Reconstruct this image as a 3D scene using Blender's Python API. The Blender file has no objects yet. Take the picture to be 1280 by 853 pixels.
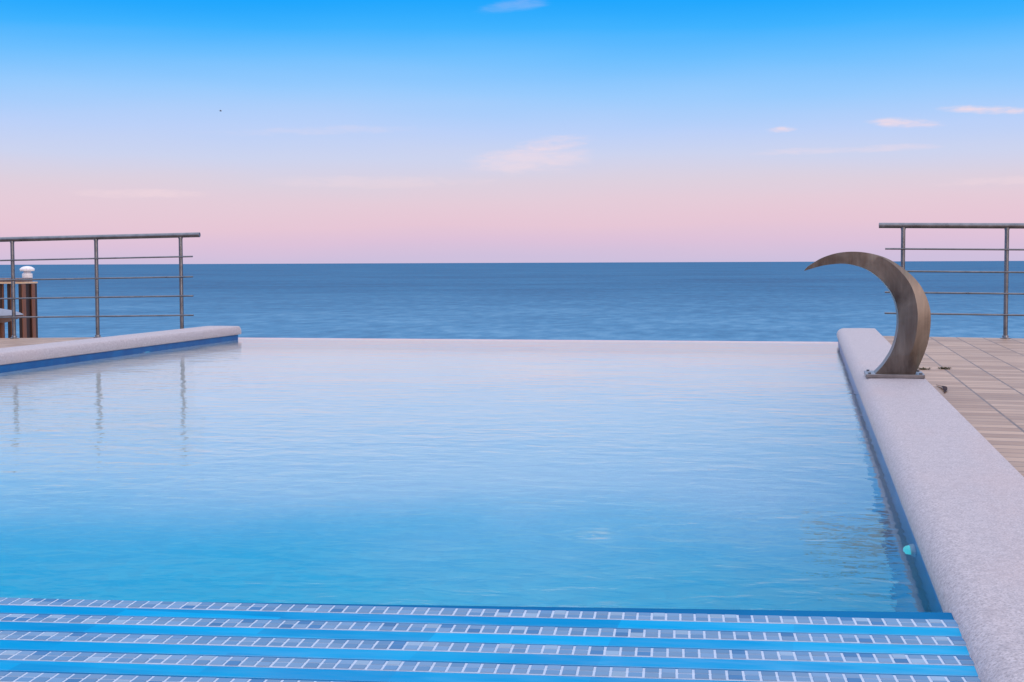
import bpy, bmesh, math, random
from mathutils import Vector
random.seed(7)
S = bpy.context.scene
C = S.collection
R = math.radians

# ------------------------------------------------------------------ helpers
def lin(r, g, b):
    f = lambda c: ((c/255+0.055)/1.055)**2.4 if c > 10 else c/255/12.92
    return (f(r), f(g), f(b), 1.0)

class NT:
    """small node-tree helper"""
    def __init__(self, tree):
        self.t = tree; self.n = tree.nodes; self.l = tree.links
        self.n.clear()
    def add(self, typ, **kw):
        nd = self.n.new(typ)
        for k, v in kw.items(): setattr(nd, k, v)
        return nd
    def put(self, sock, val):
        if isinstance(val, bpy.types.NodeSocket): self.l.new(val, sock)
        elif val is not None: sock.default_value = val
    def math(self, op, a, b=None, c=None, clamp=False):
        nd = self.add('ShaderNodeMath', operation=op, use_clamp=clamp)
        for i, v in enumerate((a, b, c)):
            if v is not None: self.put(nd.inputs[i], v)
        return nd.outputs[0]
    def mix(self, fac, a, b, blend='MIX'):
        nd = self.add('ShaderNodeMix', data_type='RGBA', blend_type=blend)
        self.put(nd.inputs[0], fac); self.put(nd.inputs[6], a); self.put(nd.inputs[7], b)
        return nd.outputs[2]
    def smooth(self, x, a, b, lo=0.0, hi=1.0):
        nd = self.add('ShaderNodeMapRange', interpolation_type='SMOOTHSTEP')
        self.put(nd.inputs[0], x)
        for i, v in enumerate((a, b, lo, hi)): self.put(nd.inputs[i+1], v)
        return nd.outputs[0]
    def noise(self, vec, scale, detail=2, rough=0.5, scl=None, dist=0.0):
        if scl:
            m = self.add('ShaderNodeMapping'); self.put(m.inputs[0], vec); m.inputs[3].default_value = scl; vec = m.outputs[0]
        nd = self.add('ShaderNodeTexNoise')
        self.put(nd.inputs['Vector'], vec); nd.inputs['Scale'].default_value = scale
        nd.inputs['Detail'].default_value = detail; nd.inputs['Roughness'].default_value = rough
        nd.inputs['Distortion'].default_value = dist
        return nd.outputs[0]
    def ramp(self, fac, stops, interp='LINEAR'):
        nd = self.add('ShaderNodeValToRGB'); nd.color_ramp.interpolation = interp
        e = nd.color_ramp.elements
        while len(e) < len(stops): e.new(0.5)
        for el, (p, c) in zip(e, stops): el.position = p; el.color = c if len(c) == 4 else (*c, 1)
        self.put(nd.inputs[0], fac)
        return nd.outputs[0]
    def bump(self, h, dist, strength=1.0, normal=None):
        nd = self.add('ShaderNodeBump'); self.put(nd.inputs['Height'], h)
        nd.inputs['Distance'].default_value = dist; nd.inputs['Strength'].default_value = strength
        if normal: self.put(nd.inputs['Normal'], normal)
        return nd.outputs[0]
    def coords(self, which='Object'):
        return self.add('ShaderNodeTexCoord').outputs[which]

def mat(name):
    m = bpy.data.materials.new(name); m.use_nodes = True
    return m, NT(m.node_tree)

def pbr(n, color, rough=0.5, metal=0.0, normal=None, spec=0.5, coat=0.0, emit=None, estr=0.0, aniso=0.0):
    p = n.add('ShaderNodeBsdfPrincipled'); o = n.add('ShaderNodeOutputMaterial')
    n.put(p.inputs['Base Color'], color); n.put(p.inputs['Roughness'], rough); n.put(p.inputs['Metallic'], metal)
    n.put(p.inputs['Specular IOR Level'], spec); n.put(p.inputs['Coat Weight'], coat)
    if normal is not None: n.put(p.inputs['Normal'], normal)
    if emit: n.put(p.inputs['Emission Color'], emit); n.put(p.inputs['Emission Strength'], estr)
    n.l.new(p.outputs[0], o.inputs[0])
    return p

def obj(name, bm, m, parent=None, smooth=None, bevel=0.0, segs=2):
    bmesh.ops.recalc_face_normals(bm, faces=bm.faces[:])
    me = bpy.data.meshes.new(name); bm.to_mesh(me); bm.free()
    me.materials.append(m)
    o = bpy.data.objects.new(name, me); C.objects.link(o)
    if parent: o.parent = parent
    if smooth is not None:
        for p in me.polygons: p.use_smooth = True
        try: me.set_sharp_from_angle(angle=R(smooth))
        except Exception: pass
    if bevel:
        b = o.modifiers.new('bevel', 'BEVEL'); b.width = bevel; b.segments = segs; b.limit_method = 'ANGLE'; b.angle_limit = R(40)
    return o

def box(bm, x0, x1, y0, y1, z0, z1):
    v = [bm.verts.new((x, y, z)) for z in (z0, z1) for x, y in ((x0, y0), (x1, y0), (x1, y1), (x0, y1))]
    for f in ((3,2,1,0), (4,5,6,7), (0,1,5,4), (1,2,6,5), (2,3,7,6), (3,0,4,7)): bm.faces.new([v[i] for i in f])

def cyl(bm, a, b, r, seg=16, r2=None):
    a, b = Vector(a), Vector(b); d = (b-a).normalized()
    s = d.orthogonal().normalized(); t = d.cross(s)
    r2 = r if r2 is None else r2
    A = [bm.verts.new(a+(s*math.cos(k*2*math.pi/seg)+t*math.sin(k*2*math.pi/seg))*r) for k in range(seg)]
    B = [bm.verts.new(b+(s*math.cos(k*2*math.pi/seg)+t*math.sin(k*2*math.pi/seg))*r2) for k in range(seg)]
    for k in range(seg): bm.faces.new((A[k], A[(k+1)%seg], B[(k+1)%seg], B[k]))
    bm.faces.new(A[::-1]); bm.faces.new(B)

def lathe(bm, prof, c=(0,0,0), seg=32, lobes=0, lobe_amp=0.0):
    rows = []
    for r, z in prof:
        rows.append([bm.verts.new((c[0]+r*(1+lobe_amp*math.cos(lobes*k*2*math.pi/seg))*math.cos(k*2*math.pi/seg),
                                   c[1]+r*(1+lobe_amp*math.cos(lobes*k*2*math.pi/seg))*math.sin(k*2*math.pi/seg), c[2]+z)) for k in range(seg)])
    for a, b in zip(rows, rows[1:]):
        for k in range(seg): bm.faces.new((a[k], a[(k+1)%seg], b[(k+1)%seg], b[k]))
    bm.faces.new(rows[0][::-1]); bm.faces.new(rows[-1])

def prism(bm, pts, z0, z1):
    a = [bm.verts.new((x, y, z0)) for x, y in pts]; b = [bm.verts.new((x, y, z1)) for x, y in pts]
    n = len(pts)
    for i in range(n): bm.faces.new((a[i], a[(i+1)%n], b[(i+1)%n], b[i]))
    bm.faces.new(a[::-1]); bm.faces.new(b)

def thing(name, label, cat, loc=(0,0,0), group=None):
    o = bpy.data.objects.new(name, None); C.objects.link(o); o.location = loc; o.empty_display_size = 0.1
    o['label'] = label; o['category'] = cat
    if group: o['group'] = group
    return o
def tag(o, label, cat, group=None):
    o['label'] = label; o['category'] = cat
    if group: o['group'] = group
    return o
def struct(o): o['kind'] = 'structure'; return o

# ------------------------------------------------------------------ camera
cam = bpy.data.cameras.new('camera'); co = bpy.data.objects.new('camera', cam); C.objects.link(co)
cam.sensor_width = 36; cam.lens = 50.6; cam.clip_start = 0.05; cam.clip_end = 400000
YAW = math.atan(370/1800)
from mathutils import Matrix
co.matrix_world = (Matrix.Translation((0, 0, 0.75)) @ Matrix.Rotation(YAW, 4, 'Z') @
                   Matrix.Rotation(R(90-3.116), 4, 'X') @ Matrix.Rotation(R(-0.218), 4, 'Z'))
S.camera = co

# ------------------------------------------------------------------ world: dusk sky
w = bpy.data.worlds.new('World'); S.world = w; w.use_nodes = True
n = NT(w.node_tree)
d = n.coords('Generated')
nrm = n.add('ShaderNodeVectorMath', operation='NORMALIZE'); n.put(nrm.inputs[0], d)
sx = n.add('ShaderNodeSeparateXYZ'); n.put(sx.inputs[0], nrm.outputs[0])
X, Y, Z = sx.outputs
el = n.math('MULTIPLY', n.math('ARCSINE', Z), 180/math.pi)
az = n.math('MULTIPLY', n.math('ARCTAN2', X, Y), 180/math.pi)
# large soft irregularity of the bands
nz = n.noise(nrm.outputs[0], 2.2, 3, 0.5, (1.0, 1.0, 7.0))
elw = n.math('ADD', el, n.math('MULTIPLY', n.math('SUBTRACT', nz, 0.5), 1.6))
ef = n.math('DIVIDE', elw, 90.0)
def E(deg): return max(0.0, deg/90)
front = n.ramp(ef, [
    (E(0.0), lin(207,192,221)), (E(0.7), lin(221,194,218)), (E(1.5), lin(231,199,214)), (E(2.4), lin(229,204,217)),
    (E(3.3), lin(220,209,224)), (E(4.2), lin(205,212,239)), (E(5.3), lin(187,209,249)), (E(6.6), lin(155,204,254)),
    (E(8.0), lin(112,192,255)), (E(9.2), lin(62,178,255)), (E(10.4), lin(20,164,253)), (E(12.0), (0.10, 0.48, 1.02, 1)),
    (E(14.5), (0.16, 0.54, 1.05, 1)), (E(18.5), (0.90, 0.98, 1.28, 1)), (E(25.0), (1.15, 1.10, 1.35, 1)), (E(42.0), (1.40, 1.38, 1.60, 1)), (E(90.0), (1.50, 1.48, 1.66, 1))])
back = n.ramp(ef, [
    (E(0.0), (1.15, 0.62, 0.42, 1)), (E(4), (1.3, 0.80, 0.60, 1)), (E(12), (1.25, 0.92, 0.84, 1)), (E(30), (1.2, 1.10, 1.22, 1)), (E(90), (1.50, 1.48, 1.66, 1))])
bk = n.smooth(n.math('ADD', n.math('MULTIPLY', X, 0.62), n.math('MULTIPLY', Y, -0.78)), 0.0, 0.9)
sky = n.mix(bk, front, back)
# wisps of cloud, each placed by azimuth and elevation
cn = n.noise(nrm.outputs[0], 26, 5, 0.6, (1.0, 1.0, 5.5), 0.4)
cn2 = n.noise(nrm.outputs[0], 90, 4, 0.6, (1.0, 1.0, 4.0))
def cloud(a0, e0, ra, re, tilt, dens, lo, hi):
    da = n.math('SUBTRACT', az, a0)
    de = n.math('SUBTRACT', n.math('SUBTRACT', el, e0), n.math('MULTIPLY', da, tilt))
    q = n.math('ADD', n.math('POWER', n.math('ABSOLUTE', n.math('DIVIDE', da, ra)), 2.0),
               n.math('POWER', n.math('ABSOLUTE', n.math('DIVIDE', de, re)), 2.0))
    f = n.math('SUBTRACT', 1.0, q)
    tex = n.math('ADD', n.math('MULTIPLY', n.math('SUBTRACT', cn, 0.5), 2.6), n.math('MULTIPLY', n.math('SUBTRACT', cn2, 0.5), 1.2))
    m = n.smooth(n.math('ADD', f, tex), lo, hi)
    m = n.math('MULTIPLY', m, n.smooth(f, -0.6, 0.7))
    return n.math('MULTIPLY', m, dens)
cl = None
for args in ((-10.2, 4.60, 2.1, 0.40, 0.13, 0.66, -0.1, 1.6), (-10.9, 4.05, 2.6, 0.62, 0.05, 0.5, -0.4, 1.5),
             (-1.13, 5.12, 0.75, 0.16, 0.03, 0.70, -0.1, 1.2),
             (3.6, 5.26, 1.5, 0.24, -0.03, 0.72, -0.1, 1.3), (6.75, 5.62, 2.1, 0.22, -0.07, 0.80, -0.1, 1.25),
             (1.6, 4.3, 5.0, 0.18, 0.02, 0.30, 0.1, 1.4), (-11.5, 10.0, 1.6, 0.30, 0.12, 0.14, -0.1, 1.5),
             (-17, 3.2, 5.0, 0.30, 0.0, 0.22, 0.0, 1.4), (-26, 2.7, 3.0, 0.22, 0.0, 0.35, 0.0, 1.4),
             (-19, 5.2, 5.0, 0.25, 0.03, 0.16, 0.1, 1.4), (7.5, 3.0, 4.0, 0.22, 0.02, 0.30, 0.0, 1.4)):
    m = cloud(*args)
    cl = m if cl is None else n.math('MAXIMUM', cl, m)
sky = n.mix(cl, sky, lin(250,222,226))
bg = n.add('ShaderNodeBackground'); n.put(bg.inputs[0], sky); bg.inputs[1].default_value = 1.0
wo = n.add('ShaderNodeOutputWorld'); n.l.new(bg.outputs[0], wo.inputs[0])

# low, broad after-sunset glow from behind the camera, to the right
sun = bpy.data.lights.new('sun', 'SUN'); sun.energy = 0.6; sun.angle = R(25); sun.color = (1.0, 0.78, 0.68)
so = bpy.data.objects.new('sun', sun); C.objects.link(so)
so.rotation_euler = Vector((-0.62, 0.78, -0.22)).to_track_quat('-Z', 'Y').to_euler()

# ------------------------------------------------------------------ materials
# pool water
M_water, n = mat('pool_water')
c = n.coords()
patch = n.smooth(n.noise(c, 0.45, 2), 0.3, 0.7, 0.55, 1.25)
h1 = n.noise(c, 2.6, 2, 0.45, (0.6, 1.0, 1.0), 0.3)
h2 = n.noise(c, 10.0, 3, 0.5, (0.7, 1.0, 1.0), 0.3)
h3 = n.noise(c, 28.0, 2, 0.5, (0.6, 1.0, 1.0))
hh = n.math('ADD', n.math('MULTIPLY', h1, 0.0032), n.math('ADD', n.math('MULTIPLY', h2, 0.0028), n.math('MULTIPLY', h3, 0.0004)))
hh = n.math('MULTIPLY', hh, patch)
sp = n.add('ShaderNodeSeparateXYZ'); n.put(sp.inputs[0], c)
dx = n.math('SUBTRACT', sp.outputs[0], -0.573); dy = n.math('SUBTRACT', sp.outputs[1], 3.89)
rr = n.math('SQRT', n.math('ADD', n.math('MULTIPLY', dx, dx), n.math('MULTIPLY', dy, dy)))
ring = n.math('MULTIPLY', n.math('SINE', n.math('MULTIPLY', rr, 60.0)), n.math('EXPONENT', n.math('MULTIPLY', n.math('MULTIPLY', rr, rr), -120.0)))
hh = n.math('ADD', hh, n.math('MULTIPLY', ring, -0.0011))
nb = n.bump(hh, 1.0)
rf = n.add('ShaderNodeBsdfRefraction'); rf.inputs['IOR'].default_value = 1.333; rf.inputs['Roughness'].default_value = 0.0
rf.inputs['Color'].default_value = (0.93, 0.99, 1.0, 1); n.put(rf.inputs['Normal'], nb)
gs = n.add('ShaderNodeBsdfGlossy'); gs.inputs['Roughness'].default_value = 0.0; gs.inputs['Color'].default_value = (1, 1, 1, 1); n.put(gs.inputs['Normal'], nb)
fr_ = n.add('ShaderNodeFresnel'); fr_.inputs['IOR'].default_value = 1.42; n.put(fr_.inputs['Normal'], nb)
mx = n.add('ShaderNodeMixShader'); n.l.new(fr_.outputs[0], mx.inputs[0]); n.l.new(rf.outputs[0], mx.inputs[1]); n.l.new(gs.outputs[0], mx.inputs[2])
mo = n.add('ShaderNodeOutputMaterial'); n.l.new(mx.outputs[0], mo.inputs[0])

# pool interior: small blue mosaic; sky brightness on the far water painted in as pale colour
M_pool, n = mat('pool_mosaic')
c = n.coords()
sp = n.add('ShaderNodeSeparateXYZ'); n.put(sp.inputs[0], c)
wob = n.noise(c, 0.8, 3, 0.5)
far = n.smooth(n.math('ADD', sp.outputs[1], n.math('MULTIPLY', n.math('SUBTRACT', wob, 0.5), 1.4)), 4.3, 6.7)  # paler towards the far end, in place of brighter reflection
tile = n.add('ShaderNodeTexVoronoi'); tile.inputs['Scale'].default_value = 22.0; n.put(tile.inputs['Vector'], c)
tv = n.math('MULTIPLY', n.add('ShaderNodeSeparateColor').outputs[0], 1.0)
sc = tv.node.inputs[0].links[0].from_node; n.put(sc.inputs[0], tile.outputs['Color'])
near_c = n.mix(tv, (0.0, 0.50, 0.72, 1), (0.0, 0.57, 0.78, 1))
far_sheen = n.mix(tv, (0.78, 0.85, 0.88, 1), (0.86, 0.90, 0.92, 1))
pbr(n, n.mix(far, near_c, far_sheen), 0.4)

M_wall, n = mat('pool_wall_tile')
c = n.coords()
nn = n.noise(c, 6.0, 3, 0.6)
pbr(n, n.ramp(nn, [(0.3, (0.0, 0.065, 0.24, 1)), (0.7, (0.0, 0.115, 0.35, 1))]), 0.3, spec=0.15)

# coping: pale speckled stone
M_coping, n = mat('coping_stone')
c = n.coords()
f1 = n.noise(c, 190, 3, 0.7); f2 = n.noise(c, 62, 4, 0.65); f3 = n.noise(c, 1.6, 3, 0.6, (1.6, 0.5, 1))
col = n.ramp(f1, [(0.34, (0.20, 0.19, 0.215, 1)), (0.46, (0.375, 0.355, 0.395, 1)), (0.60, (0.485, 0.46, 0.505, 1))])
col = n.mix(n.smooth(f2, 0.42, 0.66, 0.0, 0.55), col, (0.265, 0.25, 0.285, 1))
col = n.mix(n.smooth(f3, 0.48, 0.72, 0.0, 0.30), col, (0.44, 0.35, 0.355, 1))
hb = n.math('ADD', n.math('MULTIPLY', f1, 0.5), n.math('MULTIPLY', f2, 0.9))
pbr(n, col, 0.62, normal=n.bump(hb, 0.007, 0.5))

# deck tiles
M_deck, n = mat('deck_tile')
c = n.coords()
br = n.add('ShaderNodeTexBrick'); br.offset = 0.0; n.put(br.inputs['Vector'], c)
mp = n.add('ShaderNodeMapping'); n.put(mp.inputs[0], c); mp.inputs[1].default_value = (-0.162, 0.0, 0); n.put(br.inputs['Vector'], mp.outputs[0])
br.inputs['Scale'].default_value = 1.0; br.inputs['Brick Width'].default_value = 0.24; br.inputs['Row Height'].default_value = 0.12
br.inputs['Mortar Size'].default_value = 0.0065; br.inputs['Mortar Smooth'].default_value = 0.2; br.inputs['Bias'].default_value = -0.1
br.inputs['Color1'].default_value = (0.25, 0.155, 0.10, 1); br.inputs['Color2'].default_value = (0.44, 0.31, 0.22, 1)
br.inputs['Mortar'].default_value = (0.09, 0.065, 0.06, 1)
# shallow ribs across every tile and blotchy wear
sp = n.add('ShaderNodeSeparateXYZ'); n.put(sp.inputs[0], c)
streak = n.noise(c, 1.0, 3, 0.6, (5.0, 42.0, 1.0))
blot = n.noise(c, 1.7, 4, 0.6)
col = n.mix(n.smooth(streak, 0.45, 0.75, 0.0, 0.4), br.outputs[0], (0.45, 0.345, 0.275, 1))
col = n.mix(n.smooth(blot, 0.4, 0.75, 0.0, 0.35), col, (0.20, 0.14, 0.11, 1))
pbr(n, col, 0.5, normal=n.bump(n.math('ADD', n.math('MULTIPLY', br.outputs['Fac'], -1.0), n.math('MULTIPLY', streak, 0.4)), 0.004, 0.7))

M_conc, n = mat('rendered_wall')
c = n.coords()
pbr(n, n.ramp(n.noise(c, 3, 5, 0.6), [(0.3, (0.36, 0.32, 0.30, 1)), (0.7, (0.5, 0.46, 0.43, 1))]), 0.8)

# ledge: glazed blue tile, wet
M_ledge, n = mat('wet_blue_tile')
c = n.coords()
br = n.add('ShaderNodeTexBrick'); br.offset = 0.0
n.put(br.inputs['Vector'], c); br.inputs['Scale'].default_value = 1.0
br.inputs['Brick Width'].default_value = 0.31; br.inputs['Row Height'].default_value = 0.124; br.inputs['Mortar Size'].default_value = 0.0
br.inputs['Color1'].default_value = (0.0, 0.20, 0.46, 1); br.inputs['Color2'].default_value = (0.0, 0.31, 0.62, 1)
nn = n.noise(c, 2.2, 3, 0.6)
col = n.mix(n.smooth(nn, 0.4, 0.65, 0.0, 0.6), br.outputs[0], (0.01, 0.36, 0.64, 1))
hb = n.noise(c, 11, 3, 0.5, (0.4, 1.0, 1.0))
nb = n.bump(hb, 0.004, 0.5)
def wet(n, col, nb, gloss, rough):
    df = n.add('ShaderNodeBsdfDiffuse'); n.put(df.inputs[0], col)
    g = n.add('ShaderNodeBsdfGlossy'); g.inputs['Roughness'].default_value = rough
    if nb is not None: n.put(df.inputs['Normal'], nb); n.put(g.inputs['Normal'], nb)
    m = n.add('ShaderNodeMixShader'); n.put(m.inputs[0], gloss); n.l.new(df.outputs[0], m.inputs[1]); n.l.new(g.outputs[0], m.inputs[2])
    o = n.add('ShaderNodeOutputMaterial'); n.l.new(m.outputs[0], o.inputs[0])
wet(n, col, nb, n.smooth(n.noise(c, 1.3, 3, 0.6), 0.4, 0.65, 0.05, 0.16), 0.12)
M_slab, n = mat('dark_blue_tile'); c = n.coords()
wet(n, n.ramp(n.noise(c, 5, 3), [(0.3, (0.0, 0.09, 0.26, 1)), (0.7, (0.0, 0.14, 0.34, 1))]), None, 0.06, 0.15)

M_grout, n = mat('pale_grout')
c = n.coords()
pbr(n, n.ramp(n.noise(c, 60, 3, 0.6), [(0.3, (0.34, 0.46, 0.62, 1)), (0.7, (0.42, 0.53, 0.68, 1))]), 0.5)

M_tess, n = mat('mosaic_tesserae')
a = n.add('ShaderNodeAttribute'); a.attribute_name = 'tint'
wet(n, a.outputs['Color'], None, 0.08, 0.2)

# stainless steel
M_steel, n = mat('stainless_steel')
c = n.coords()
nn = n.noise(c, 14, 3, 0.6)
pbr(n, n.ramp(nn, [(0.3, (0.13, 0.15, 0.18, 1)), (0.7, (0.21, 0.23, 0.27, 1))]), n.smooth(nn, 0.2, 0.8, 0.26, 0.40), 1.0)

# brushed, tarnished sheet of the spout
M_spout, n = mat('brushed_tarnished_steel')
c = n.coords()
vert = n.noise(c, 1.0, 4, 0.65, (70.0, 70.0, 3.0))
stain = n.noise(c, 5.0, 4, 0.6, (1.4, 1.4, 0.7), 0.6)
st2 = n.noise(c, 9.0, 3, 0.6, (1.5, 1.0, 0.5), 0.3)
col = n.ramp(stain, [(0.30, (0.080, 0.070, 0.068, 1)), (0.50, (0.135, 0.124, 0.120, 1)), (0.72, (0.20, 0.188, 0.182, 1))])
col = n.mix(n.smooth(st2, 0.55, 0.75, 0.0, 0.6), col, (0.11, 0.14, 0.13, 1))
col = n.mix(n.smooth(vert, 0.45, 0.75, 0.0, 0.22), col, (0.27, 0.235, 0.21, 1))
pbr(n, col, n.smooth(stain, 0.3, 0.7, 0.30, 0.46), 1.0, normal=n.bump(vert, 0.0008, 0.3))

M_bsteel, n = mat('plate_steel')
c = n.coords()
pbr(n, n.ramp(n.noise(c, 25, 3), [(0.3, (0.18, 0.185, 0.21, 1)), (0.7, (0.25, 0.255, 0.28, 1))]), 0.38, 1.0)

def wood(name, a, b):
    m, n = mat(name); c = n.coords()
    g = n.noise(c, 1.0, 5, 0.65, (60.0, 60.0, 4.0), 0.8)
    pbr(n, n.ramp(g, [(0.3, a), (0.7, b)]), 0.5, normal=n.bump(g, 0.003, 0.5))
    return m
M_wdark = wood('dark_stained_wood', (0.014, 0.005, 0.004, 1), (0.032, 0.011, 0.007, 1))
M_wmid = wood('brown_stained_wood', (0.12, 0.045, 0.023, 1), (0.22, 0.088, 0.044, 1))
M_wpale = wood('pale_wood', (0.50, 0.34, 0.20, 1), (0.68, 0.50, 0.32, 1))
M_wcap = wood('grey_brown_wood', (0.14, 0.10, 0.11, 1), (0.24, 0.18, 0.18, 1))

M_cush, n = mat('grey_fabric'); c = n.coords()
pbr(n, n.ramp(n.noise(c, 180, 2), [(0.3, (0.16, 0.20, 0.27, 1)), (0.7, (0.25, 0.29, 0.37, 1))]), 0.7)
M_white, n = mat('white_enamel'); c = n.coords()
pbr(n, n.ramp(n.noise(c, 40, 2), [(0.3, (0.70, 0.72, 0.80, 1)), (0.7, (0.80, 0.82, 0.86, 1))]), 0.35)
M_frost, n = mat('frosted_glass'); c = n.coords()
p = pbr(n, n.ramp(n.noise(c, 30, 2), [(0.3, (0.45, 0.50, 0.62, 1)), (0.7, (0.60, 0.64, 0.75, 1))]), 0.3)
M_lens, n = mat('lamp_lens'); c = n.coords()
g = n.noise(c, 60, 2)
pbr(n, (0.35, 0.85, 0.9, 1), 0.3, emit=n.ramp(g, [(0.3, (0.02, 0.75, 0.95, 1)), (0.7, (0.06, 0.95, 1.0, 1))]), estr=0.55)
M_bird, n = mat('bird_feathers'); c = n.coords()
pbr(n, n.ramp(n.noise(c, 20, 2), [(0.3, (0.20, 0.21, 0.24, 1)), (0.7, (0.30, 0.31, 0.34, 1))]), 0.7)
M_leaf, n = mat('dead_leaf'); c = n.coords()
pbr(n, n.ramp(n.noise(c, 40, 3), [(0.3, (0.02, 0.014, 0.02, 1)), (0.7, (0.05, 0.035, 0.042, 1))]), 0.9, spec=0.1)
M_weed, n = mat('weed_leaf'); c = n.coords()
pbr(n, n.ramp(n.noise(c, 60, 3), [(0.3, (0.03, 0.03, 0.015, 1)), (0.7, (0.09, 0.08, 0.04, 1))]), 0.7)

# sea
M_sea, n = mat('sea_water')
c = n.coords()
wind = n.noise(c, 0.0045, 5, 0.6, (0.8, 1.0, 1.0), 0.6)
swell = n.noise(c, 0.045, 3, 0.6)
wave = n.noise(c, 0.22, 3, 0.6)
chop = n.noise(c, 1.1, 3, 0.65)
hh = n.math('ADD', n.math('ADD', n.math('MULTIPLY', swell, 3.0), n.math('MULTIPLY', wave, 1.5)), n.math('MULTIPLY', chop, n.smooth(wind, 0.35, 0.65, 0.3, 0.5)))
gr1 = n.noise(c, 0.24, 4, 0.65, (0.8, 0.32, 1.0))
gr2 = n.noise(c, 0.035, 3, 0.6, (0.5, 0.5, 1.0))
grain = n.math('ADD', n.math('MULTIPLY', gr1, 0.60), n.math('ADD', n.math('MULTIPLY', gr2, 0.30), n.math('MULTIPLY', wind, 0.50)))
spz = n.add('ShaderNodeSeparateXYZ'); n.put(spz.inputs[0], c)
shore = n.smooth(n.math('ADD', spz.outputs[1], n.math('MULTIPLY', n.math('SUBTRACT', wind, 0.5), 500.0)), 200.0, 900.0)
c1 = n.ramp(grain, [(0.50, (0.010, 0.11, 0.24, 1)), (0.70, (0.04, 0.19, 0.36, 1)), (0.92, (0.13, 0.32, 0.50, 1))])
c2 = n.ramp(grain, [(0.50, (0.002, 0.062, 0.165, 1)), (0.70, (0.006, 0.108, 0.245, 1)), (0.92, (0.025, 0.17, 0.33, 1))])
df = n.add('ShaderNodeBsdfDiffuse'); n.put(df.inputs[0], n.mix(shore, c1, c2))
g = n.add('ShaderNodeBsdfGlossy'); g.inputs['Roughness'].default_value = 0.32; n.put(g.inputs['Normal'], n.bump(hh, 1.0))
m = n.add('ShaderNodeMixShader'); m.inputs[0].default_value = 0.10; n.l.new(df.outputs[0], m.inputs[1]); n.l.new(g.outputs[0], m.inputs[2])
o = n.add('ShaderNodeOutputMaterial'); n.l.new(m.outputs[0], o.inputs[0])

M_hill, n = mat('hillside_ground'); c = n.coords()
pbr(n, n.ramp(n.noise(c, 0.4, 6, 0.65), [(0.3, (0.05, 0.065, 0.03, 1)), (0.7, (0.16, 0.14, 0.10, 1))]), 0.9)

# ------------------------------------------------------------------ sea and hillside
bm = bmesh.new()
rings = [0, 300, 1500, 8000, 40000, 160000]; seg = 64
prev = None; cv = bm.verts.new((0, 0, 0))
for r in rings[1:]:
    cur = [bm.verts.new((r*math.cos(k*2*math.pi/seg), r*math.sin(k*2*math.pi/seg), 0)) for k in range(seg)]
    for k in range(seg):
        if prev is None: bm.faces.new((cv, cur[k], cur[(k+1)%seg]))
        else: bm.faces.new((prev[k], cur[k], cur[(k+1)%seg], prev[(k+1)%seg]))
    prev = cur
sea = struct(obj('sea', bm, M_sea)); sea.location = (0, 0, -15)

bm = bmesh.new()
ys = [-90, -20, 19.5, 26, 40, 60, 85]; zs = [-1.9, -1.9, -2.0, -3.6, -8.0, -13.0, -17.5]
xs = [-120 + 6*i for i in range(41)]
grid = [[bm.verts.new((x, y + (random.uniform(-2, 2) if y > 20 else 0), z + (random.uniform(-0.5, 0.4) if y > 20 else 0))) for x in xs] for y, z in zip(ys, zs)]
for i in range(len(ys)-1):
    for j in range(len(xs)-1): bm.faces.new((grid[i][j], grid[i][j+1], grid[i+1][j+1], grid[i+1][j]))
struct(obj('hillside', bm, M_hill, smooth=60))

# ------------------------------------------------------------------ pool
UL, UR = -5.565, 0.283           # wall faces
VF = 13.82                       # infinity edge
LIP = lambda u: 2.741 + 0.129*u  # edge of the ledge towards the water
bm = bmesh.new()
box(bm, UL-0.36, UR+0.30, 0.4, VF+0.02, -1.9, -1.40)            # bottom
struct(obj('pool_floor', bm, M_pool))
bm = bmesh.new()
box(bm, UR, UR+0.30, 0.5, VF, -1.395, 0.052)
box(bm, UL-0.30, UL, -1.0, 13.50, -0.16, 0.042); box(bm, UL-0.35, UL-0.26, 13.504, VF, -1.395, -0.016)
struct(obj('pool_wall', bm, M_wall))
bm = bmesh.new()
box(bm, UL-0.30, UL-0.002, -1.0, 13.50, -1.395, -0.163)
box(bm, UL-0.256, UR-0.004, VF-0.30, VF-0.008, -1.395, -0.016)
prism(bm, [(UL+0.004, LIP(UL)-0.02), (UR-0.004, LIP(UR)-0.02), (UR-0.004, LIP(UR)-0.3), (UL+0.004, LIP(UL)-0.3)], -1.395, 0.02)
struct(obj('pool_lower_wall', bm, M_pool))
bm = bmesh.new()                                                 # water surface, spilling over the far edge
rows = []
UX = UL-0.18
prof = [(None, 0.0), (13.495, 0.0), (VF-0.06, 0.0), (VF-0.025, -0.002), (VF-0.006, -0.010), (VF+0.004, -0.026), (VF+0.006, -0.09), (VF+0.006, -0.25)]
us = [UX, UL-0.004] + [UL-0.004 + (UR-UL+0.008)*i/24 for i in range(1, 25)]
for v, z in prof:
    rows.append([bm.verts.new((u, (LIP(u)-0.012 if v is None else v), z)) for u in us])
for j, (a, b) in enumerate(zip(rows, rows[1:])):
    for i in range(0 if j else 1, 25): bm.faces.new((a[i], a[i+1], b[i+1], b[i]))
bmesh.ops.delete(bm, geom=[v for v in bm.verts if not v.link_faces], context='VERTS')
wtr = struct(obj('pool_water', bm, M_water, smooth=180))

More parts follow.
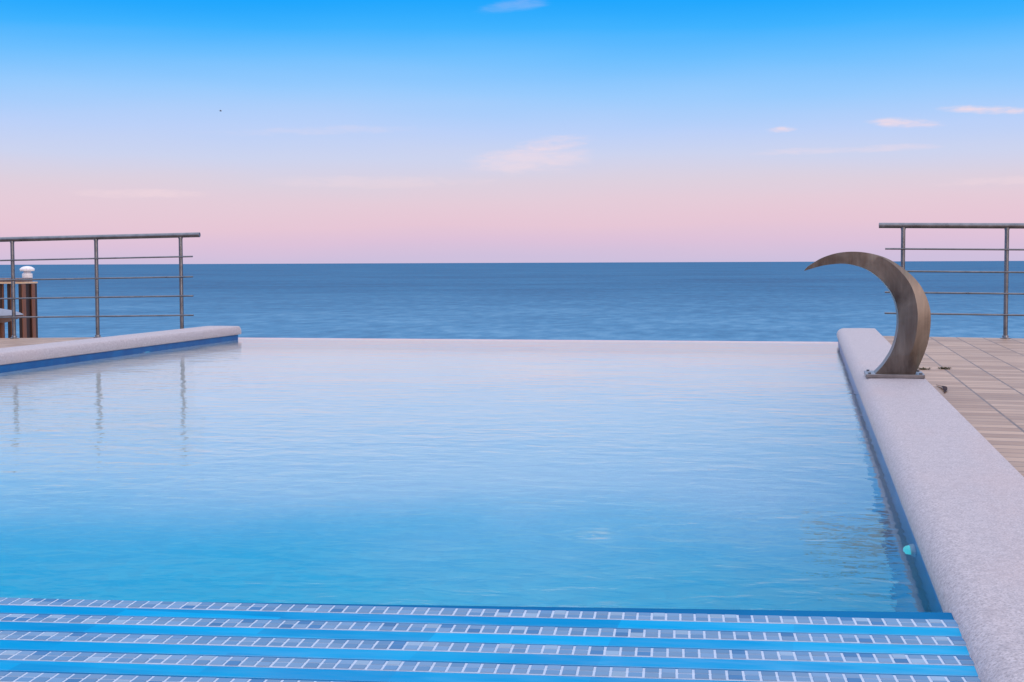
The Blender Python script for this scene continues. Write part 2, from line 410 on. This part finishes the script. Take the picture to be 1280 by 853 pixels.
# decks: two slabs falling gently away from the pool, and the ground the camera stands on
def slab(name, u0, u1, v0, v1, zf, m, thick=0.3):
    bm = bmesh.new()
    top = [bm.verts.new((u, v, zf(u))) for u, v in ((u0, v0), (u1, v0), (u1, v1), (u0, v1))]
    bot = [bm.verts.new((u, v, zf(u)-thick)) for u, v in ((u0, v0), (u1, v0), (u1, v1), (u0, v1))]
    bm.faces.new(top); bm.faces.new(bot[::-1])
    for i in range(4): bm.faces.new((top[i], bot[i], bot[(i+1)%4], top[(i+1)%4]))
    return struct(obj(name, bm, m))
ZR = lambda u: 0.032 - 0.012*(u-1.791)
ZL = lambda u: -0.019 + 0.0156*(u+7.283)
slab('pool_deck', 0.588, 14.0, -8.0, 14.02, ZR, M_deck)
slab('pool_deck', -16.0, UL-0.332, -8.0, 13.99, ZL, M_deck)
slab('pool_deck', UL-0.30, 0.586, -8.0, 0.38, lambda u: 0.04, M_deck)
bm = bmesh.new()
box(bm, -15.9, UL-0.38, 0.5, 13.9, -2.6, -0.46); box(bm, 0.60, 13.9, 0.5, 13.9, -2.6, -0.40)
struct(obj('retaining_wall', bm, M_conc))
slab('lower_terrace', -16.0, -6.2, 14.0, 18.5, lambda u: -0.50, M_conc, 2.0)

# coping stones along both sides
def coping(name, sgn, u_lip, u_out, v0, v1, zbase, label, zt=0.136, zl=0.055, r=0.062):
    zm = zl+0.023
    p = [(0.0, zl), (-0.004, zl+0.009), (-0.004, zm)]
    for k in range(1, 9):
        a = k/8*math.pi/2
        p.append((-0.004 + r*(1-math.cos(a))*1.05, zm + (zt-zm)*math.sin(a)))
    w_ = abs(u_out-u_lip)
    p += [(w_*0.6, zt+0.0015), (w_-0.012, zt), (w_-0.003, zt-0.004), (w_, zt-0.014), (w_, zl)]
    P = []
    for q in p:
        if not P or (abs(q[0]-P[-1][0])+abs(q[1]-P[-1][1])) > 1e-5: P.append(q)
    bm = bmesh.new()
    # rounded far end: the section is drawn in over the last few centimetres
    stations = [(v0, 1.0)] + [(v0+(v1-0.05-v0)*i/40, 1.0) for i in range(1, 41)] + [(v1-0.022, 0.99), (v1-0.008, 0.965), (v1-0.002, 0.93), (v1, 0.89)]
    cx, cz = w_*0.5, 0.095
    rows = []
    for v, s in stations:
        rows.append([bm.verts.new((u_lip+sgn*(cx+(a-cx)*(1-(1-s)*0.25)), v, cz+(b-cz)*s if b > cz else b)) for a, b in P])
    m_ = len(P)
    for A, B in zip(rows, rows[1:]):
        for i in range(m_): bm.faces.new((A[i], A[(i+1)%m_], B[(i+1)%m_], B[i]))
    bm.faces.new(rows[0][::-1]); bm.faces.new(rows[-1])
    return tag(obj(name, bm, M_coping, smooth=38), label, 'pool coping', 'stone copings along the pool')
coping('pool_coping', 1, 0.268, 0.612, -0.4, 13.62, -0.05, 'pale speckled stone coping with rounded edge, beneath the steel crescent spout')
coping('pool_coping', -1, -5.550, -5.905, -1.0, 13.55, -0.05, 'pale speckled stone coping running in front of the railing with the timber screen', 0.128, 0.046, 0.030)

# ------------------------------------------------------------------ tiled ledge at the near end
led = thing('tiled_ledge', 'blue tiled ledge with white mosaic strips at the near end of the pool', 'ledge', (-2.5, 1.5, 0.0))
L0 = Vector((-2.5, 1.5, 0))
ZT = 0.095
bm = bmesh.new()
prism(bm, [(UL-0.002-L0.x, LIP(UL)-L0.y), (0.2755-L0.x, LIP(0.2755)-L0.y), (0.2755-L0.x, 0.39-L0.y), (UL-0.002-L0.x, 0.39-L0.y)], -0.10, ZT)
obj('ledge_slab', bm, M_slab, led, bevel=0.012, segs=4)
ang = math.atan(0.090); ca, sa = math.cos(ang), math.sin(ang)
P0 = Vector((0.1975, 2.691))             # far edge of the first strip, right end
for k in range(11):
    off = -0.1225*k
    o_ = Vector((P0.x + off*(-sa), P0.y + off*ca))
    # strip runs along (ca, sa) leftwards, 0.058 m deep; tiles in its own frame
    def W(a, b): return (o_.x + a*ca + b*sa - L0.x, o_.y + a*sa - b*ca - L0.y)
    a_end = (0.268 - o_.x)/ca
    a_start = (UL+0.01 - o_.x)/ca
    b1 = 0.0530
    bm = bmesh.new()
    prism(bm, [W(a_start, 0), W(a_end, 0), W(a_end, b1), W(a_start, b1)], ZT-0.004, ZT+0.0025)
    g = obj('mosaic_strip', bm, M_grout, led, bevel=0.0015)
    bm = bmesh.new()
    prism(bm, [W(a_start, b1+0.001), W(a_end, b1+0.001), W(a_end, 0.1225-0.011), W(a_start, 0.1225-0.011)], ZT-0.004, ZT+0.0016)
    obj('glazed_band', bm, M_ledge, led, bevel=0.0012, segs=2)
    bm = bmesh.new(); lay = bm.loops.layers.float_color.new('tint')
    N = int((a_end-a_start)/0.0262)
    rnd = random.Random(k*31+5)
    for r_ in range(2):
        for i in range(N):
            a1 = a_end - 0.002 - i*0.0262; a0 = a1 - 0.0222
            if a0 < a_start: break
            bb0 = 0.0032 + r_*0.0262; bb1 = bb0 + 0.0226
            j = rnd.uniform(-0.0006, 0.0006)
            z1 = ZT + 0.0036 + rnd.uniform(-0.0003, 0.0004)
            q = [W(a0, bb1+j), W(a1, bb1+j), W(a1, bb0+j), W(a0, bb0+j)]
            f0 = len(bm.faces)
            vb = [bm.verts.new((x, y, ZT+0.0023)) for x, y in q]
            cxm = sum(p[0] for p in q)/4; cym = sum(p[1] for p in q)/4
            vt = [bm.verts.new((cxm+(x-cxm)*0.93, cym+(y-cym)*0.93, z1)) for x, y in q]
            fs = [bm.faces.new(vt)] + [bm.faces.new((vb[m], vb[(m+1)%4], vt[(m+1)%4], vt[m])) for m in range(4)]
            t = rnd.random()
            if t < 0.08: cc = (0.22, 0.35, 0.50)
            elif t < 0.60: cc = (0.135, 0.26, 0.43)
            elif t < 0.94: cc = (0.10, 0.225, 0.40)
            else: cc = (0.05, 0.17, 0.36)
            s = rnd.uniform(0.9, 1.1)
            for f in fs:
                for lp in f.loops: lp[lay] = (cc[0]*s, cc[1]*s, cc[2]*s, 1)
    obj('tesserae', bm, M_tess, g)

# ------------------------------------------------------------------ underwater wall lamps
def pool_light(loc, sgn, label):
    t = thing('pool_light', label, 'pool light', loc, 'small round pool lamps')
    bm = bmesh.new(); lathe(bm, [(0.0, -0.012), (0.058, -0.012), (0.060, 0.0), (0.055, 0.008), (0.046, 0.010), (0.0, 0.012)][1:-1], seg=28)
    o = obj('rim', bm, M_white, t, smooth=40); o.rotation_euler = (0, R(90*sgn), 0)
    bm = bmesh.new(); lathe(bm, [(0.044, 0.009), (0.042, 0.016), (0.030, 0.024), (0.012, 0.027)], seg=28)
    o = obj('lens', bm, M_lens, t, smooth=40); o.rotation_euler = (0, R(90*sgn), 0)
pool_light((UR-0.002, 3.93, -0.085), -1, 'round cyan pool lamp just under the water in the wall below the right coping')
pool_light((UL+0.002, 11.45, -0.075), 1, 'round cyan pool lamp in the far wall below the railing with the timber screen')

# ------------------------------------------------------------------ railings
def railing(label, v, u_a, u_b, posts, bar_a, bar_b, zrail, zbars, zdeck, slope, uref, group):
    t = thing('steel_railing', label, 'railing', (uref, v, zdeck), group)
    zz = lambda u, z0: z0 + slope*(u-uref) - zdeck
    bm = bmesh.new(); cyl(bm, (u_a-uref, 0, zz(u_a, zrail-0.025)), (u_b-uref, 0, zz(u_b, zrail-0.025)), 0.0255, 24)
    obj('handrail', bm, M_steel, t, smooth=40, bevel=0.003)
    for zb in zbars:
        bm = bmesh.new(); cyl(bm, (bar_a-uref, -0.027, zz(bar_a, zb)), (bar_b-uref, -0.027, zz(bar_b, zb)), 0.0085, 12)
        obj('crossbar', bm, M_steel, t, smooth=40)
    for pu in posts:
        bm = bmesh.new(); cyl(bm, (pu-uref, 0, zz(pu, zdeck)), (pu-uref, 0, zz(pu, zrail-0.040)), 0.020, 20)
        cyl(bm, (pu-uref, 0, zz(pu, zrail-0.062)), (pu-uref, 0, zz(pu, zrail-0.046)), 0.023, 20)
        p = obj('post', bm, M_steel, t, smooth=40)
        bm = bmesh.new(); lathe(bm, [(0.046, 0.0), (0.046, 0.006), (0.030, 0.012), (0.027, 0.030), (0.0205, 0.034)], (pu-uref, 0, zz(pu, zdeck)), 24)
        obj('base_flange', bm, M_steel, p, smooth=40)
        for zb in zbars:
            bm = bmesh.new(); cyl(bm, (pu-uref, -0.017, zz(pu, zb)), (pu-uref, -0.031, zz(pu, zb)), 0.0125, 12)
            obj('bar_clip', bm, M_steel, p, smooth=40)
G = 'stainless steel railings at the terrace edge'
railing('stainless steel railing in front of the timber screen and white lamp', 13.88, -11.35, -6.125,
        [-6.337, -7.283, -8.245, -9.19, -10.14, -11.09], -11.35, -6.195, 1.056, [0.81, 0.602, 0.405, 0.206], -0.019, 0.0148, -7.283, G)
railing('stainless steel railing on the tiled deck behind the crescent spout', 13.92, 0.647, 6.6,
        [0.868, 1.791, 2.714, 3.637, 4.56, 5.48, 6.40], 0.705, 6.6, 1.096, [0.853, 0.645, 0.448, 0.252], 0.032, -0.012, 1.791, G)

# ------------------------------------------------------------------ crescent water spout
outer = [(-0.021,0.7),(-0.003,0.722),(0.025,0.741),(0.077,0.771),(0.155,0.795),(0.242,0.801),(0.329,0.79),(0.415,0.761),(0.496,0.707),(0.561,0.645),(0.603,0.574),(0.627,0.5),(0.631,0.429),(0.622,0.341),(0.599,0.261),(0.556,0.157)]
inner = [(-0.021,0.7),(0.037,0.7175),(0.094,0.731),(0.173,0.738),(0.242,0.729),(0.312,0.703),(0.381,0.65),(0.428,0.588),(0.458,0.517),(0.468,0.437),(0.462,0.366),(0.441,0.287),(0.398,0.211),(0.351,0.157)]
def resample(pts, N):
    dense = []
    for i in range(len(pts)-1):
        p0, p1, p2, p3 = (Vector(pts[max(0, min(len(pts)-1, i+k))]) for k in (-1, 0, 1, 2))
        for s in range(16):
            t = s/16
            dense.append(0.5*((2*p1)+(p2-p0)*t+(2*p0-5*p1+4*p2-p3)*t*t+(3*p1-p0-3*p2+p3)*t**3))
    dense.append(Vector(pts[-1]))
    L = [0.0]
    for a, b in zip(dense, dense[1:]): L.append(L[-1]+(b-a).length)
    out = []; j = 0
    for k in range(N+1):
        s = L[-1]*k/N
        while j < len(L)-2 and L[j+1] < s: j += 1
        f = (s-L[j])/max(1e-9, L[j+1]-L[j]); out.append(dense[j].lerp(dense[j+1], min(1, f)))
    return out
N = 72
O, I = resample(outer, N), resample(inner, N)
sp0 = Vector((0.455, 7.81, 0.1365))
spout = thing('water_spout', 'brushed steel crescent water spout curving over the pool from the right coping', 'water spout', sp0)
bm = bmesh.new()
def V3(p, v): return bm.verts.new((p.x-sp0.x, v-sp0.y, p.y-sp0.z))
D0, D1 = 7.805, 7.985
fr, bk_ = [], []
for k in range(N+1):
    t = k/N
    s = max(0.0, min(1.0, (t-0.26)/0.50)); s = s*s*(3-2*s)
    fm = 0.985 - 0.40*s                                  # ridge wanders from the outer rim to mid-width
    ridge = 0.020*s*max(0.0, min(1.0, (1.0-t)/0.12))
    mid = I[k].lerp(O[k], fm)
    q1 = I[k].lerp(O[k], fm*0.5); q2 = I[k].lerp(O[k], (1+fm)/2)
    fr.append([V3(I[k], D0), V3(q1, D0-ridge*0.55), V3(mid, D0-ridge), V3(q2, D0-ridge*0.45), V3(O[k], D0)])
    bk_.append([V3(I[k], D1), V3(O[k], D1)])
for k in range(N):
    a, b = fr[k], fr[k+1]
    for j in range(4): bm.faces.new((a[j], a[j+1], b[j+1], b[j]))
    c_, e_ = bk_[k], bk_[k+1]
    bm.faces.new((c_[1], c_[0], e_[0], e_[1]))
    bm.faces.new((a[0], b[0], e_[0], c_[0])); bm.faces.new((a[4], c_[1], e_[1], b[4]))
bm.faces.new((fr[0][0], fr[0][1], fr[0][2], fr[0][3], fr[0][4], bk_[0][1], bk_[0][0]))
bm.faces.new((fr[N][4], fr[N][3], fr[N][2], fr[N][1], fr[N][0], bk_[N][0], bk_[N][1]))
bmesh.ops.remove_doubles(bm, verts=bm.verts[:], dist=1e-5)
obj('crescent', bm, M_spout, spout, smooth=24, bevel=0.002)
bm = bmesh.new(); box(bm, 0.303-sp0.x, 0.603-sp0.x, 7.765-sp0.y, 8.03-sp0.y, 0.0015, 0.0205)
bp = obj('base_plate', bm, M_bsteel, spout, bevel=0.002)
for bu in (0.322, 0.584):
    for bv in (7.80, 8.005):
        bm = bmesh.new(); cyl(bm, (bu-sp0.x, bv-sp0.y, 0.020), (bu-sp0.x, bv-sp0.y, 0.028), 0.008, 6)
        obj('bolt', bm, M_steel, bp)

# ------------------------------------------------------------------ timber screen, lamp and seat on the lower terrace
scr = thing('timber_screen', 'dark timber slat screen with a pale rail under its cap, behind the railing', 'screen', (-9.3, 16.0, -0.5))
def sb(name, m, u0, u1, v0, v1, z0, z1, bev=0.004, par=None):
    bm = bmesh.new(); box(bm, u0+9.3, u1+9.3, v0-16.0, v1-16.0, z0+0.5, z1+0.5)
    return obj(name, bm, m, par or scr, bevel=bev)
sb('plank', M_wdark, -9.428, -9.389, 15.985, 16.075, -0.5, 0.513)
sb('lit_side', M_wmid, -9.3885, -9.378, 15.990, 16.072, -0.5, 0.513, 0.002)  # thin browner sheet: lit right side of the dark plank, put in as colour
sb('side_panel', M_wdark, -9.425, -9.400, 16.076, 16.205, -0.5, 0.513)
sb('corner_post', M_wdark, -9.428, -9.389, 16.206, 16.355, -0.5, 0.513)
sb('lit_side', M_wmid, -9.3885, -9.378, 16.210, 16.288, -0.5, 0.513, 0.002)
sb('pale_rail', M_wpale, -12.5, -9.372, 15.98, 16.345, 0.516, 0.536)
sb('cap_rail', M_wcap, -12.5, -9.385, 15.99, 16.25, 0.539, 0.584)
for i in range(24):
    u1 = -9.556 - 0.109*i
    sb('slat', M_wdark, u1-0.052, u1-0.012, 16.03, 16.062, -0.5, 0.513)
    sb('lit_side', M_wmid, u1-0.0115, u1, 16.034, 16.060, -0.5, 0.513, 0.002)  # lit side of the slat, again painted as a browner sheet

lp = thing('terrace_lamp', 'small white mushroom lamp standing on the timber screen', 'lamp', (-9.428, 16.20, 0.586))
bm = bmesh.new(); lathe(bm, [(0.060, 0.0), (0.062, 0.004), (0.062, 0.048), (0.056, 0.054)], seg=32); obj('lamp_base', bm, M_white, lp, smooth=40)
bm = bmesh.new(); lathe(bm, [(0.046, 0.054), (0.044, 0.070), (0.050, 0.088)], seg=32); obj('glass_neck', bm, M_frost, lp, smooth=40)
bm = bmesh.new(); lathe(bm, [(0.062, 0.082), (0.082, 0.084), (0.088, 0.096), (0.086, 0.112), (0.070, 0.126), (0.045, 0.138), (0.012, 0.144)], seg=48, lobes=8, lobe_amp=0.05)
obj('lamp_cap', bm, M_white, lp, smooth=50)

st = thing('round_seat', 'low round wooden seat with domed grey cushion in front of the timber screen', 'seat', (-9.22, 14.75, -0.5))
bm = bmesh.new(); lathe(bm, [(0.30, 0.590), (0.40, 0.618), (0.485, 0.650), (0.505, 0.664), (0.505, 0.672)], seg=56); obj('wooden_rim', bm, M_wmid, st, smooth=50)
bm = bmesh.new(); lathe(bm, [(0.49, 0.6725), (0.50, 0.682), (0.46, 0.702), (0.38, 0.728), (0.25, 0.752), (0.12, 0.764), (0.02, 0.767)], seg=56); obj('cushion', bm, M_cush, st, smooth=60)
for k in range(4):
    a = R(45+90*k)
    bm = bmesh.new(); cyl(bm, (0.26*math.cos(a), 0.26*math.sin(a), 0.605), (0.28*math.cos(a), 0.28*math.sin(a), 0.0), 0.025, 14, 0.018)
    obj('leg', bm, M_wmid, st, smooth=40)

# ------------------------------------------------------------------ small things on the deck, and a bird
def tuft(u, v, label, nb, seed):
    rnd = random.Random(seed); bm = bmesh.new()
    for i in range(nb):
        a = rnd.uniform(0, 2*math.pi); r0 = rnd.uniform(0, 0.02); ln = rnd.uniform(0.012, 0.030); hgt = rnd.uniform(0.005, 0.016)
        px, py = r0*math.cos(a)*1.8, r0*math.sin(a)
        d_ = Vector((math.cos(a), math.sin(a), 0)); s_ = Vector((-d_.y, d_.x, 0))*0.0035
        b0 = Vector((px, py, -0.001)); m_ = b0+d_*ln*0.5+Vector((0, 0, hgt)); e_ = b0+d_*ln+Vector((0, 0, hgt*0.6))
        va = [bm.verts.new(q) for q in (b0-s_, b0+s_, m_+s_*1.1, m_-s_*1.1, e_)]
        bm.faces.new((va[0], va[1], va[2], va[3])); bm.faces.new((va[3], va[2], va[4]))
    o = tag(obj('weed_tuft', bm, M_weed), label, 'weed', 'weeds in the deck joints'); o.location = (u, v, ZR(u))
    return o
tuft(0.745, 9.70, 'small dark weed tuft between the deck tiles, right against the spout base', 50, 3)
tuft(0.880, 9.78, 'small dark weed tuft at a deck joint, farther from the coping than its twin', 60, 4)
bm = bmesh.new(); pr = []
NL = 18
for i in range(NL+1):
    t = i/NL; v = -0.25+0.50*t; u = 0.022*math.sin(t*math.pi)-0.012; wd = 0.013*max(0.05, math.sin(math.pi*(0.04+0.92*t)))
    z = 0.002+0.010*math.sin(t*math.pi)**2
    pr.append([bm.verts.new((u-wd, v, z+0.002)), bm.verts.new((u, v, z+0.003)), bm.verts.new((u+wd, v, z+0.002)), bm.verts.new((u, v, z))])
for a, b in zip(pr, pr[1:]):
    for j in range(4): bm.faces.new((a[j], a[(j+1)%4], b[(j+1)%4], b[j]))
bm.faces.new(pr[0][::-1]); bm.faces.new(pr[-1])
lf = tag(obj('dead_leaf', bm, M_leaf, smooth=60), 'long dark curled leaf lying on the tiles along the outer side of the coping', 'leaf')
lf.location = (0.728, 8.19, ZR(0.728)+0.002)

bd = thing('bird', 'tiny dark bird gliding alone in the pale blue sky', 'bird', (-63.5, 150, 17.55)); bd.scale = (0.7, 0.7, 0.7)
bm = bmesh.new()
body = [(0.02, -0.24), (0.055, -0.16), (0.075, 0.0), (0.06, 0.12), (0.045, 0.18), (0.012, 0.26)]
rows = [[bm.verts.new((y*0.8, r*math.cos(k*math.pi/5), r*math.sin(k*math.pi/5))) for k in range(10)] for r, y in body]
for a, b in zip(rows, rows[1:]):
    for k in range(10): bm.faces.new((a[k], a[(k+1)%10], b[(k+1)%10], b[k]))
bm.faces.new(rows[0][::-1]); bm.faces.new(rows[-1])
obj('body', bm, M_bird, bd, smooth=60)
for s in (-1, 1):
    bm = bmesh.new()
    a = [bm.verts.new(q) for q in ((0.10, 0.04*s, 0.03), (-0.10, 0.04*s, 0.03), (-0.06, 0.26*s, 0.13), (0.10, 0.26*s, 0.14), (-0.12, 0.50*s, 0.06))]
    b = [bm.verts.new(v.co+Vector((0, 0, 0.02))) for v in a]
    bm.faces.new((a[0], a[1], a[2], a[3])); bm.faces.new((a[3], a[2], a[4])); bm.faces.new((b[3], b[2], b[1], b[0])); bm.faces.new((b[4], b[2], b[3]))
    for i, j in ((0, 1), (1, 2), (2, 4), (4, 3), (3, 0)): bm.faces.new((a[i], b[i], b[j], a[j]))
    obj('wing', bm, M_bird, bd)

# ------------------------------------------------------------------ render settings
S.view_settings.view_transform = 'Standard'; S.view_settings.look = 'None'
S.view_settings.exposure = 0.0; S.view_settings.gamma = 1.0
S.render.engine = 'CYCLES'
S.cycles.use_denoising = True
S.cycles.max_bounces = 12; S.cycles.transmission_bounces = 8; S.cycles.sample_clamp_indirect = 6.0
S.cycles.caustics_refractive = True; S.cycles.caustics_reflective = True
